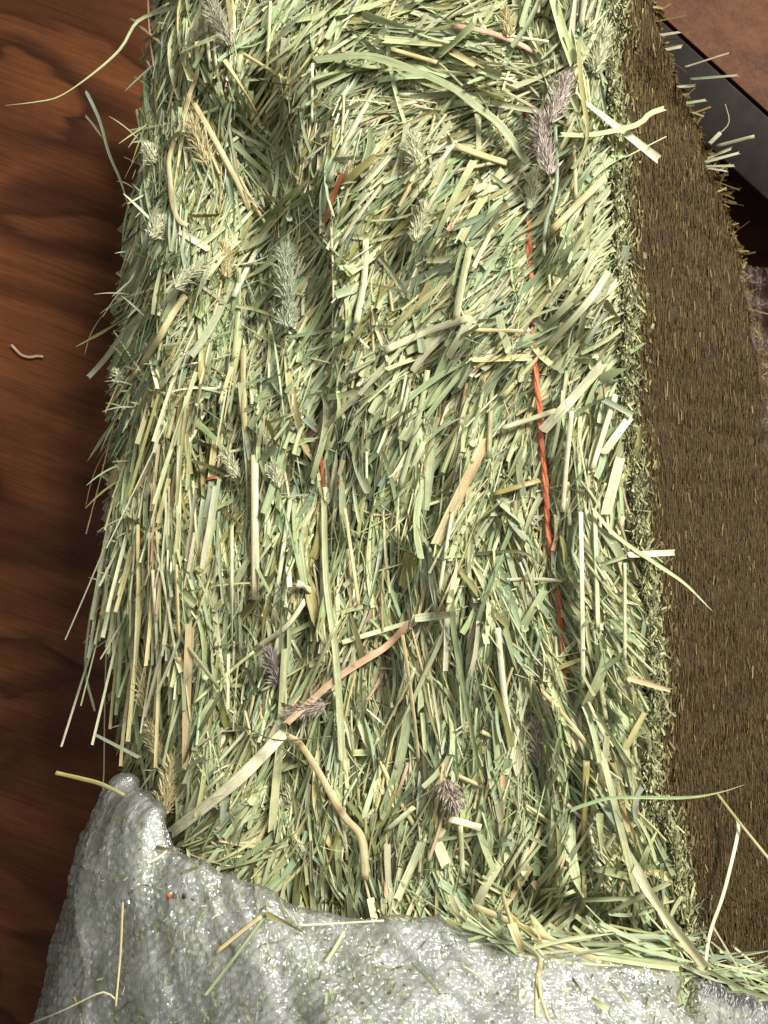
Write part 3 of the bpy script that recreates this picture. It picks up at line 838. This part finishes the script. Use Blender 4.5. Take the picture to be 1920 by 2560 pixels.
BR = [(88, 72, 45), (97, 80, 51), (106, 89, 57), (124, 105, 70), (95, 85, 53)]
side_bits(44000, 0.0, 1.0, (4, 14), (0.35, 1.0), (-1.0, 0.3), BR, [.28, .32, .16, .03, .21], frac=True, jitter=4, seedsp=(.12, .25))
side_bits(700, 0.0, 1.0, (5, 16), (0.6, 1.4), (0, 2.0), [(140, 120, 82), (126, 106, 70)], [.5, .5], frac=True, jitter=8)
GR = [(136, 138, 100), (164, 166, 122), (104, 106, 72), (188, 186, 138), (84, 80, 50)]
side_bits(7500, -0.004, 0.026, (6, 20), (0.8, 2.2), (-1, 2.2), GR, [.3, .27, .1, .25, .08], power=2.6, jitter=32, seedsp=(1.6, .6))
side_bits(2600, 0.0, 0.055, (3, 12), (0.8, 2.4), (-1, 1.5), [(120, 114, 74), (142, 134, 90), (104, 94, 58), (168, 160, 112)], [.3, .3, .3, .1], power=1.5, jitter=25, seedsp=(1.0, .6))
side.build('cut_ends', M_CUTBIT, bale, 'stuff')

# tufts along the torn rear edge
tuft = Batch()
n = 900
py = rng.uniform(-200, 900, n)
w = side_width(py)
p = side_point(w - 0.014 * rng.random(n), py) + NS * (rng.uniform(-8, 2, n) * mm)[:, None]
dirv = AL[None] * rng.uniform(.3, 1, (n, 1)) + NS[None] * rng.normal(0.1, .5, (n, 1)) + np.array([0, 0, 1.0]) * rng.normal(0.0, .55, (n, 1))
L = np.exp(rng.uniform(np.log(3), np.log(24), n)) * mm * (1 + .6 * noise2(py / 60, py * 0, 2, 91))
S = 5; t = np.linspace(0, 1, S)
C = p[:, None] + dirv[:, None] * (t[None, :, None] * L[:, None, None])
W = np.repeat(rng.uniform(.5, 3, n)[:, None] * mm / 2, S, 1)
V, Q, uv, _ = strand_geo(C, W, facing(n, .5), False, fold=.3)
col = np.array([lin(c) for c in [(160, 140, 92), (122, 104, 64), (96, 80, 46), (74, 62, 36)]])[rng.choice(4, n, p=[.1, .2, .35, .35])]
tuft.add(V, Q, uv, np.repeat(col, S * 3, 0))
tuft.build('rear_edge_tufts', M_CUTBIT, bale, 'stuff')


# ------------------------------------------------------------------ seed heads
def seed_head(cx, cy, ln, wd, ang, h, cols, n=90, fan=0.55, y=None):
    """dense one-sided panicle: pointed spikelets along an axis; ln/wd in photo px, ang in degrees (90 upright)"""
    a = math.radians(ang)
    d2 = np.array([math.cos(a), -math.sin(a)]); s2 = np.array([-d2[1], d2[0]])
    n = int(n * 3.2)
    s = rng.random(n)
    side_ = rng.normal(0, .5, n)
    prof = np.sin(np.pi * np.clip(s * .85 + .15, 0, 1)) ** .6
    q = np.array([cx, cy]) + np.outer((s - .5) * ln, d2) + np.outer(side_ * wd * .33 * prof, s2)
    sl = rng.uniform(.13, .32, n) * min(ln, 110)
    aa = a - side_ * fan * 1.15 + rng.normal(0, .32, n)
    e = q + np.stack([np.cos(aa), -np.sin(aa)], 1) * sl[:, None]
    S = 5; t = np.linspace(0, 1, S)
    c2 = q[:, None] * (1 - t)[None, :, None] + e[:, None] * t[None, :, None]
    y0 = (float(yfront(cx, cy)) if y is None else y) - (h + 1) * mm
    out = (np.sqrt(np.clip(1 - side_ ** 2, 0, 1)) * wd * .3) * D / F * rng.uniform(.2, 1.2, n)
    yy = y0 - out[:, None] - rng.uniform(-.1, .45, n)[:, None] * t * sl[:, None] * D / F
    C = P(c2[..., 0], c2[..., 1], yy)
    W = np.array([.35, .9, 1, .6, .08])[None] * (rng.uniform(2.2, 4.8, n) / 2 * D / F)[:, None]
    V, Q, uv, _ = strand_geo(C, W, facing(n, .6), False, fold=.8)
    cc = np.array([lin(c) for c in cols])[rng.integers(0, len(cols), n)] * rng.uniform(.8, 1.15, (n, 1))
    b = Batch(); b.add(V, Q, uv, np.repeat(cc, S * 3, 0))
    # short stalk
    st = np.array([[cx, cy]]) + np.linspace(-.75, .4, 10)[:, None] * ln * d2
    C = P(st[:, 0], st[:, 1], np.full(10, y0))[None]
    V, Q, uv, _ = strand_geo(C, np.full((1, 10), 2.5 * D / F), FACE[None], False, fold=.6)
    b.add(V, Q, uv, np.repeat(lin((150, 150, 100))[None], len(V), 0))
    return b.build('seed_head', M_SEED, bale)


PUR = [(208, 192, 184), (218, 208, 186), (228, 222, 190), (190, 170, 168)]
PALE = [(222, 222, 184), (204, 208, 170), (236, 232, 196)]
TAN = [(220, 206, 156), (200, 186, 138), (232, 222, 174)]
GRN = [(194, 202, 168), (214, 218, 186), (178, 188, 156)]
for args in [(1396, 250, 120, 62, 70, 14, PUR), (1362, 365, 150, 74, 100, 15, PUR, 130), (1330, 478, 90, 48, 80, 12, PALE), (718, 690, 130, 62, 96, 12, GRN, 140), (722, 788, 60, 74, 80, 12, GRN),
             (563, 655, 80, 36, 95, 10, TAN), (580, 1165, 70, 28, 120, 10, PALE), (300, 945, 46, 44, 130, 8, PALE, 50), (470, 690, 90, 36, 40, 10, PALE), (362, 1725, 100, 42, 95, 12, TAN, 110), (388, 1850, 80, 40, 105, 12, TAN),
             (418, 1975, 140, 46, 80, 14, TAN, 140), (688, 1673, 90, 34, 110, 9, [(164, 150, 144), (184, 172, 158)]), (768, 1772, 96, 34, 195, 11, [(164, 148, 140), (186, 172, 150)]), (1128, 1985, 80, 62, 290, 12, [(190, 178, 150), (160, 138, 138), (206, 196, 170)], 110),
             (1345, 1865, 110, 58, 95, 9, [(200, 190, 168), (210, 202, 172), (184, 170, 164)], 120), (1040, 375, 80, 44, 100, 10, PALE), (1050, 560, 90, 36, 75, 9, PALE), (395, 570, 60, 54, 60, 10, PALE), (380, 385, 50, 60, 120, 10, PALE), (500, 360, 110, 40, 110, 8, TAN),
             (1268, 60, 70, 44, 100, 12, TAN), (550, 60, 120, 44, 115, 10, [(182, 178, 154), (200, 194, 166)], 120), (730, 2010, 70, 30, 100, 12, PALE), (1500, 130, 110, 40, 75, 10, PALE, 110), (690, 1190, 60, 26, 100, 8, PALE)]:
    seed_head(*args)

# ------------------------------------------------------------------ orange twine
tw = [(1316, -60), (1322, 150), (1321, 400), (1323, 640), (1330, 715), (1332, 825), (1339, 889), (1342, 964), (1348, 1016), (1354, 1103), (1362, 1190), (1368, 1280), (1374, 1350), (1391, 1448), (1403, 1570), (1411, 1685), (1425, 1900), (1440, 2300)]
twq = smooth_poly(tw, 420)
show = np.interp(twq[:, 1], [-60, 120, 170, 300, 345, 540, 565, 715, 750, 800, 840, 1300, 1345, 1400, 1440, 1560, 1690, 1760, 2300],
                 [-6, -1, 4, 4, -3, -3, 4, 5, -3, -2, 6, 6, 4, -2, 0, 2, 0, -9, -12])
yt = yfront(twq[:, 0], twq[:, 1]); ker = np.ones(31) / 31
yt = np.convolve(np.pad(yt, 15, 'edge'), ker, 'valid') - show * mm - 0.002
base = P(twq[:, 0], twq[:, 1], yt)
tb = Batch()
ph = np.cumsum(np.concatenate([[0], np.linalg.norm(np.diff(base, axis=0), axis=1)])) / 0.05 * 2 * np.pi
for k in range(3):
    off = np.stack([np.cos(ph + k * 2.094), np.sin(ph + k * 2.094), 0 * ph], 1) * np.array([.0013, .0006, 0])
    V, Q, uv, _ = strand_geo((base + off)[None], np.full((1, 420), 0.0016) * (1 + .15 * noise2(np.arange(420) / 9, np.arange(420) * 0, 2, k))[None], FACE[None], True, K=6, flat=.7)
    tb.add(V, Q, uv, np.repeat(lin([(212, 122, 86), (198, 108, 76), (222, 140, 104)][k])[None], len(V), 0))
fz = 420
i = rng.integers(20, 400, fz)
t = np.linspace(0, 1, 4)
C = base[i][:, None] + rng.normal(0, 1, (fz, 1, 3)) * np.array([1, .6, .8]) * 0.0035 * t[None, :, None] + np.array([0, -0.002, 0])
V, Q, uv, _ = strand_geo(C, np.full((fz, 4), 0.00012), facing(fz, .4), False, fold=.2)
tb.add(V, Q, uv, np.repeat(lin((226, 140, 96))[None], len(V), 0))
tw_o = tb.build('baling_twine', mat_strand('orange_sisal', 0.0, 0.75, 0.15), bale)
tw_o['label'] = 'orange baling twine running down the front of the bale'
# second, nearly buried strand of twine
tw2 = smooth_poly([(872, 420), (800, 600), (785, 740), (795, 1000), (808, 1250), (803, 1420)], 160)
yt2 = yfront(tw2[:, 0], tw2[:, 1]) + 0.0005
V, Q, uv, _ = strand_geo(P(tw2[:, 0], tw2[:, 1], yt2)[None], np.full((1, 160), 0.0021), FACE[None], True, K=6, flat=1)
b2 = Batch(); b2.add(V, Q, uv, np.repeat(lin((186, 104, 72))[None], len(V), 0))
o2 = b2.build('baling_twine', bpy.data.materials['orange_sisal'], bale)
o2['label'] = 'second strand of orange twine, almost buried in the hay'

# ------------------------------------------------------------------ bubble wrap
wrap = empty('bubble_wrap')
tag(wrap, 'clear bubble wrap pushed down around the foot of the hay bale', 'bubble wrap')
COLS = [  # rim (px, py, depth), foot (px, py, depth)
 (470, 1945, .44, 330, 2950, .46), (350, 1945, .30, 150, 2900, .32), (294, 1956, .17, 72, 2850, .17), (316, 1985, .115, 100, 2800, .075), (362, 2036, .08, 175, 2780, .03), (412, 2112, .055, 270, 2780, -.005),
 (475, 2166, .035, 380, 2780, -.035), (596, 2203, .015, 560, 2780, -.07), (700, 2270, .0, 720, 2780, -.09), (830, 2305, -.012, 850, 2780, -.105), (960, 2322, -.02, 980, 2780, -.115), (1133, 2340, -.03, 1150, 2780, -.12),
 (1300, 2385, -.036, 1310, 2780, -.125), (1515, 2412, -.036, 1530, 2780, -.12), (1700, 2432, -.028, 1720, 2780, -.10), (1857, 2493, .0, 1880, 2780, -.06), (1960, 2535, .05, 1990, 2800, .0), (2060, 2560, .14, 2100, 2820, .1)]
COLS = np.array(COLS, float)
COLS[5:, 5] = COLS[5:, 2] + (COLS[5:, 5] - COLS[5:, 2]) * 0.72
R0 = P(COLS[:, 0], COLS[:, 1], COLS[:, 2]); F0 = P(COLS[:, 3], COLS[:, 4], COLS[:, 5])


def spline3(pts, q):
    seg = np.linalg.norm(np.diff(pts, axis=0), axis=1); cum = np.concatenate([[0], np.cumsum(seg)]); cum /= cum[-1]
    return cum


mid = R0 * .5 + F0 * .5
cum = np.concatenate([[0], np.cumsum(np.linalg.norm(np.diff(mid, axis=0), axis=1))]); SLEN = cum[-1]


def cr(pts, q):
    i = np.clip(np.searchsorted(cum, q, 'right') - 1, 0, len(pts) - 2)
    t = ((q - cum[i]) / (cum[i + 1] - cum[i]))[:, None]
    p = np.concatenate([[2 * pts[0] - pts[1]], pts, [2 * pts[-1] - pts[-2]]])
    a, b, c, d_ = p[i], p[i + 1], p[i + 2], p[i + 3]
    return 0.5 * (2 * b + (c - a) * t + (2 * a - 5 * b + 4 * c - d_) * t ** 2 + (3 * b - a - 3 * c + d_) * t ** 3)


def wrap_sheet(ns, nt, off, tmax=1.5, inner=True):
    """base sheet: columns along the rim, rows from the inside lip over the rim and down"""
    q = np.linspace(0, SLEN, ns)
    R, Ft = cr(R0, q), cr(F0, q)
    R = R + np.array([0, 0, 1.0]) * (0.004 * noise2(q * 22, q * 0, 2, 3))[:, None]
    out = Ft - R; out[:, 2] = 0; out /= np.linalg.norm(out, axis=1, keepdims=True) + 1e-9
    LT = 0.26
    tt = np.linspace(-0.05 if inner else 0, LT * tmax, nt)       # metres along the sheet from the rim
    pts = np.zeros((nt, ns, 3))
    for j, s in enumerate(tt):
        if s < 0:
            k = min(1, -s / 0.012)
            pts[j] = R - out * (0.010 * math.sin(k * math.pi / 2)) * 1.2 + np.array([0, 0, 1.0]) * (0.003 * math.sin(k * math.pi) - max(0, -s - 0.008))
        else:
            v = s / LT
            hblend = math.sin(min(v, 1) * math.pi / 2) ** 0.95
            p = R.copy()
            p[:, :2] = R[:, :2] * (1 - hblend) + Ft[:, :2] * hblend
            p[:, 2] = R[:, 2] * (1 - v) + Ft[:, 2] * v
            pts[j] = p + out * (0.004 * min(1, s / 0.01))
    return pts, np.meshgrid(q, tt)


def grid_normals(p):
    n = np.cross(np.gradient(p, axis=1), np.gradient(p, axis=0))
    return n / (np.linalg.norm(n, axis=2, keepdims=True) + 1e-12)


def folds(Q, T):
    f = 0.008 * noise2(Q * 12 + T * 5, T * 9, 2, 21) + 0.0022 * noise2(Q * 34 - T * 16, T * 14, 2, 22)
    cre = 1 - np.abs(noise2(Q * 26 - T * 16, T * 7, 1, 23))        # sharp crease ridges
    return f + 0.004 * cre ** 6


ns, nt = 820, 420
base_p, (Q_, T_) = wrap_sheet(ns, nt, 0)
nrm = grid_normals(base_p)
if nrm[nt // 2, ns // 2, 1] > 0: nrm = -nrm
PIT = 0.0094
Qd = Q_ + 0.0022 * noise2(Q_ * 60, T_ * 60, 2, 31); Td = T_ + 0.0022 * noise2(Q_ * 60, T_ * 60, 2, 32)
rowi = np.round(Td / (PIT * .866)); qx = Qd / PIT - (rowi % 2) * .5; coli = np.round(qx)
rr = np.hypot((qx - coli) * PIT, Td - rowi * PIT * .866) / (PIT * .46)
left = np.clip((0.36 - Q_) / 0.14, 0, 1)
hsh = _T[(coli.astype(int) * 7) % 256, (rowi.astype(int) * 13) % 256]
dome = np.sqrt(np.clip(1 - rr ** 4, 0, 1)) * (0.0022 + 0.0010 * left + 0.0008 * hsh) * np.where(hsh < -0.5, .2, 1)
crush = (0.35 + 0.35 * left) + (0.45 - 0.15 * left) * np.clip(noise2(Q_ * 140, T_ * 140, 2, 33) + .4, 0, 1)
disp = folds(Q_, T_) + dome * crush
film = base_p + nrm * disp[..., None]
mesh_obj('bubble_film', film.reshape(-1, 3), grid_faces(nt, ns)[:, ::-1], M_FILM, wrap)
p2, (Q2, T2) = wrap_sheet(300, 150, 0, inner=True)
n2 = grid_normals(p2)
if n2[55, 150, 1] > 0: n2 = -n2
p2 = p2 + n2 * (folds(Q2, T2) - 0.0035)[..., None]
mesh_obj('backing_film', p2.reshape(-1, 3), grid_faces(150, 300)[:, ::-1], M_BACK, wrap)
# crumpled inner layer behind, giving the milky body of several turns of wrap
p3, (Q3, T3) = wrap_sheet(300, 150, 0, inner=False)
n3 = grid_normals(p3)
if n3[55, 150, 1] > 0: n3 = -n3
p3 = p3 + n3 * (1.5 * folds(Q3 + 3, T3 * 1.3 + 1) - 0.020)[..., None] - np.array([0, 0, 0.012])
JL = 150                                         # the extra turn only covers the front and right
mesh_obj('inner_layer', p3[:, JL:].reshape(-1, 3), grid_faces(150, 300 - JL)[:, ::-1], M_INNER, wrap)
# hay caught between the turns of film
ih = Batch()
n = 2600
ii = rng.integers(18, 105, n); jj = np.where(rng.random(n) < .72, rng.integers(25, 175, n), rng.integers(25, 290, n))
dpt = np.where(rng.random(n) < .4, rng.uniform(-.0032, -.0005, n), rng.uniform(.004, .03, n))
p = p2[ii, jj] - n2[ii, jj] * dpt[:, None]
tz = np.array([0, 0, 1.0]) * rng.normal(1, .3, (n, 1)) + rng.normal(0, .45, (n, 3))
tz -= n2[ii, jj] * (tz * n2[ii, jj]).sum(1, keepdims=True) * .9
tz /= np.linalg.norm(tz, axis=1, keepdims=True)
L = np.exp(rng.uniform(np.log(8), np.log(60), n)) * mm * np.where(dpt < 0, .5, 1)
S = 5; t = np.linspace(-.5, .5, S)
C = p[:, None] + tz[:, None] * (t[None, :, None] * L[:, None, None]) - n2[ii, jj][:, None] * (t[None, :, None] ** 2 * L[:, None, None] * np.where(dpt < 0, .05, .5)[:, None, None])
W = np.repeat(rng.uniform(1.2, 5, n)[:, None] * mm / 2, S, 1) * np.where(dpt < 0, .6, 1)[:, None]
V, Q, uv, _ = strand_geo(C, W, n2[ii, jj] + rng.normal(0, .25, (n, 3)), False, fold=.3)
cc = np.array([PAL['g'], PAL['s'], PAL['o'], PAL['p'], PAL['v']])[rng.choice(5, n, p=[.3, .25, .2, .15, .1])] * rng.uniform(.6, 1.1, (n, 1))
ih.add(V, Q, uv, np.repeat(cc, S * 3, 0))
tag(ih.build('trapped_hay', M_BLADE, None, 'stuff'), 'green hay caught behind the clear bubble wrap', 'hay')

# thin clear film still clinging to the rear of the knife-cut side
sa = np.linspace(0, 1, 120); sp = np.linspace(470, 2600, 420)
SA, SP = np.meshgrid(sa, sp)
w = side_width(SP)
edge = np.interp(SP, [410, 480, 640, 800, 1100, 1600, 2600], [.98, .94, .90, .87, .86, .86, .86]) + .04 * noise2(SP / 90, SP * 0, 3, 41)
av = (edge + SA * (1.10 - edge)) * w
pt = side_point(np.minimum(av, w * 1.0), SP)
over = np.clip(av - w, 0, None)
pt = pt + over[..., None] * np.array([0.95, 0.25, 0.0])
wr = 0.005 + 0.004 * noise2(SA * 9, SP / 60, 2, 42) + 0.005 * (1 - np.abs(noise2(SA * 7 + SP / 160, SP / 90, 1, 43))) ** 5
wr = wr + 0.012 * np.clip(SA - .6, 0, 1)
pt = pt + wr[..., None] * NS
mesh_obj('side_film', pt.reshape(-1, 3), grid_faces(*SA.shape)[:, ::-1], M_SIDE, wrap)

# ------------------------------------------------------------------ bits of hay lying on the wrap and elsewhere
wcols = COLS


def wrap_y(px, py):
    """depth of the outer film seen at a photo position (nearest film vertex)"""
    k = F / (film[..., 1] + D)
    fx, fy = 960 + film[..., 0] * k, 1280 - (film[..., 2] - CZ) * k
    d2 = (fx - px) ** 2 + (fy - py) ** 2
    m = d2 < 12 ** 2
    return float(film[..., 1][m].min()) if m.any() else float(film.reshape(-1, 3)[d2.argmin(), 1])


LOOSE = [
 ('s','t',10,[(654,2290),(596,2335),(538,2383)],'orange tan straw slanting across the bubble wrap','straw'),
 ('b','g',8,[(660,2296),(590,2390),(515,2487)],'long grey green grass blade slanting down across the bubble wrap','grass blade'),
 ('b','o',13,[(666,2285),(710,2305),(758,2331)],'short olive leaf scrap at the top of two crossing straws on the wrap','leaf scrap'),
 ('s','t',6,[(307,2256),(301,2383),(289,2516)],'thin upright tan straw on the left of the bubble wrap','straw'),
 ('s','w',4,[(75,2560),(160,2525),(255,2481),(289,2499)],'thin pale bent straw at the lower left corner of the wrap','straw'),
 ('b','d',5,[(325,2503),(300,2525),(275,2556)],'short dark blade at the bottom of the wrap below the bent straw','grass blade'),
 ('s','w',6,[(741,2314),(850,2308),(960,2302)],'pale straw lying level along the rim of the bubble wrap','straw'),
 ('b','w',6,[(370,2157),(395,2145),(417,2128)],'small pale chip on the wrap where it meets the hay at left','hay chip'),
 ('b','d',9,[(388,2118),(425,2125)],'small dark green scrap on the wrap rim beside the pale chip','hay chip'),
 ('b','g',7,[(1030,2410),(1065,2445),(1098,2482)],'grey green blade scrap lying on the middle of the wrap','grass blade'),
 ('s','w',6,[(1153,2413),(1185,2432),(1218,2462)],'thin pale straw on the wrap left of the forked yellow stem','straw'),
 ('b','v',14,[(1480,2495),(1520,2525)],'pale yellow green flake near the bottom right of the wrap','hay chip'),
 ('b','d',8,[(1430,2445),(1452,2478)],'small dark blade scrap on the wrap right of the forked stem','hay chip'),
 ('b','s',8,[(860,2330),(838,2370),(815,2405)],'pale green scrap below the level straw on the wrap rim','hay chip'),
]
for typ, c, w, pts, lab, cat in LOOSE:
    yw = [wrap_y(*q) - 0.0025 for q in pts]
    C = px_strand(pts, 0, y=yw)
    o = strand_object(C, w * (D + np.mean(yw)) / F, typ, PAL[c], None, name='loose_straw' if cat == 'straw' else ('loose_grass' if cat == 'grass blade' else 'hay_scrap'))
    tag(o, lab, cat, 'loose hay lying on the bubble wrap')
C = P(np.array([28, 40, 55, 75, 92, 108]), np.array([862, 875, 888, 893, 890, 892]), np.full(6, WY - 0.004))
o = strand_object(smooth_poly(C[:, [0, 2, 1]], 12)[:, [0, 2, 1]], 0.0045, 's', PAL['k'] * .8, None, name='loose_straw')
tag(o, 'short pinkish straw fragment stuck to the plywood at the left edge', 'straw')

# fine chaff sprinkled on the wrap
chf = Batch()
n = 700
ii = rng.integers(60, 300, n); jj = rng.integers(150, ns - 40, n)
ii = np.where(rng.random(n) < .5, rng.integers(55, 130, n), ii)
p = film[ii, jj] + nrm[ii, jj] * 0.0008
tan = np.cross(nrm[ii, jj], rng.normal(0, 1, (n, 3))); tan /= np.linalg.norm(tan, axis=1, keepdims=True)
L = np.exp(rng.uniform(np.log(2), np.log(9), n)) * mm
S = 4; t = np.linspace(-.5, .5, S)
C = p[:, None] + tan[:, None] * (t[None, :, None] * L[:, None, None])
W = np.repeat(rng.uniform(.4, 1.5, n)[:, None] * mm / 2, S, 1)
V, Q, uv, _ = strand_geo(C, W, nrm[ii, jj], False, fold=.3)
cc = np.array([PAL['d'], PAL['g'], PAL['o'], PAL['p'], lin((96, 76, 50))])[rng.choice(5, n, p=[.25, .25, .2, .15, .15])]
chf.add(V, Q, uv, np.repeat(cc, S * 3, 0))
co = chf.build('hay_chaff', M_BLADE, None, 'stuff')
tag(co, 'fine green and brown hay crumbs sprinkled over the bubble wrap', 'chaff')

# fan of green blades lying in the gap between bale and wrap, bottom right
n = 330
px = rng.uniform(1180, 1960, n)
rim_py = np.interp(px, COLS[6:, 0], COLS[6:, 1])
py = rim_py - rng.uniform(-6, 70, n) * np.clip((px - 1100) / 400, .4, 1.3)
a = np.radians(rng.normal(-18, 26, n)); L = rng.uniform(50, 260, n)
S = 7; t = np.linspace(-.5, .5, S)
cx = px[:, None] + np.cos(a)[:, None] * t * L[:, None]; cy = py[:, None] - np.sin(a)[:, None] * t * L[:, None] - 10 * t ** 2
rd = np.interp(px, COLS[6:, 0], COLS[6:, 2])
yy = rd[:, None] + rng.uniform(-.008, .05, (n, 1)) + 0 * t
W = rng.uniform(3, 12, n)[:, None] * np.ones((1, S)) / 2 * D / F * np.clip(.3 + (0.5 - t) / .4, 0, 1)[None]
V, Q, uv, _ = strand_geo(P(cx, cy, yy), W, facing(n, .5) + np.array([0, 0, .6]), False, fold=.3)
fan = Batch(); fan.add(V, Q, uv, np.repeat(colours(n, px, py, 'b'), S * 3, 0))
fo = fan.build('fallen_hay', M_BLADE, None, 'stuff')
tag(fo, 'fallen green blades gathered in the fold between bale and bubble wrap', 'hay')


# small orange and brown print seen on the film, left of the two crossing straws
M_OR, M_BN = mat_plain('orange_print', (0.55, 0.14, 0.03)), mat_plain('brown_print', (0.05, 0.025, 0.012))
for px0, px1, py0, py1, m in [(416, 427, 2233, 2246, M_OR), (433, 435, 2233, 2246, M_BN), (439, 441, 2233, 2246, M_BN), (455, 464, 2234, 2247, M_BN)]:
    yw = wrap_y((px0 + px1) / 2, 2240) - 0.0015
    a, b = P(px0, py1, yw), P(px1, py0, yw)
    box('printed_mark', a - np.array([0, .0002, 0]), b + np.array([0, .0002, 0]), m, wrap)
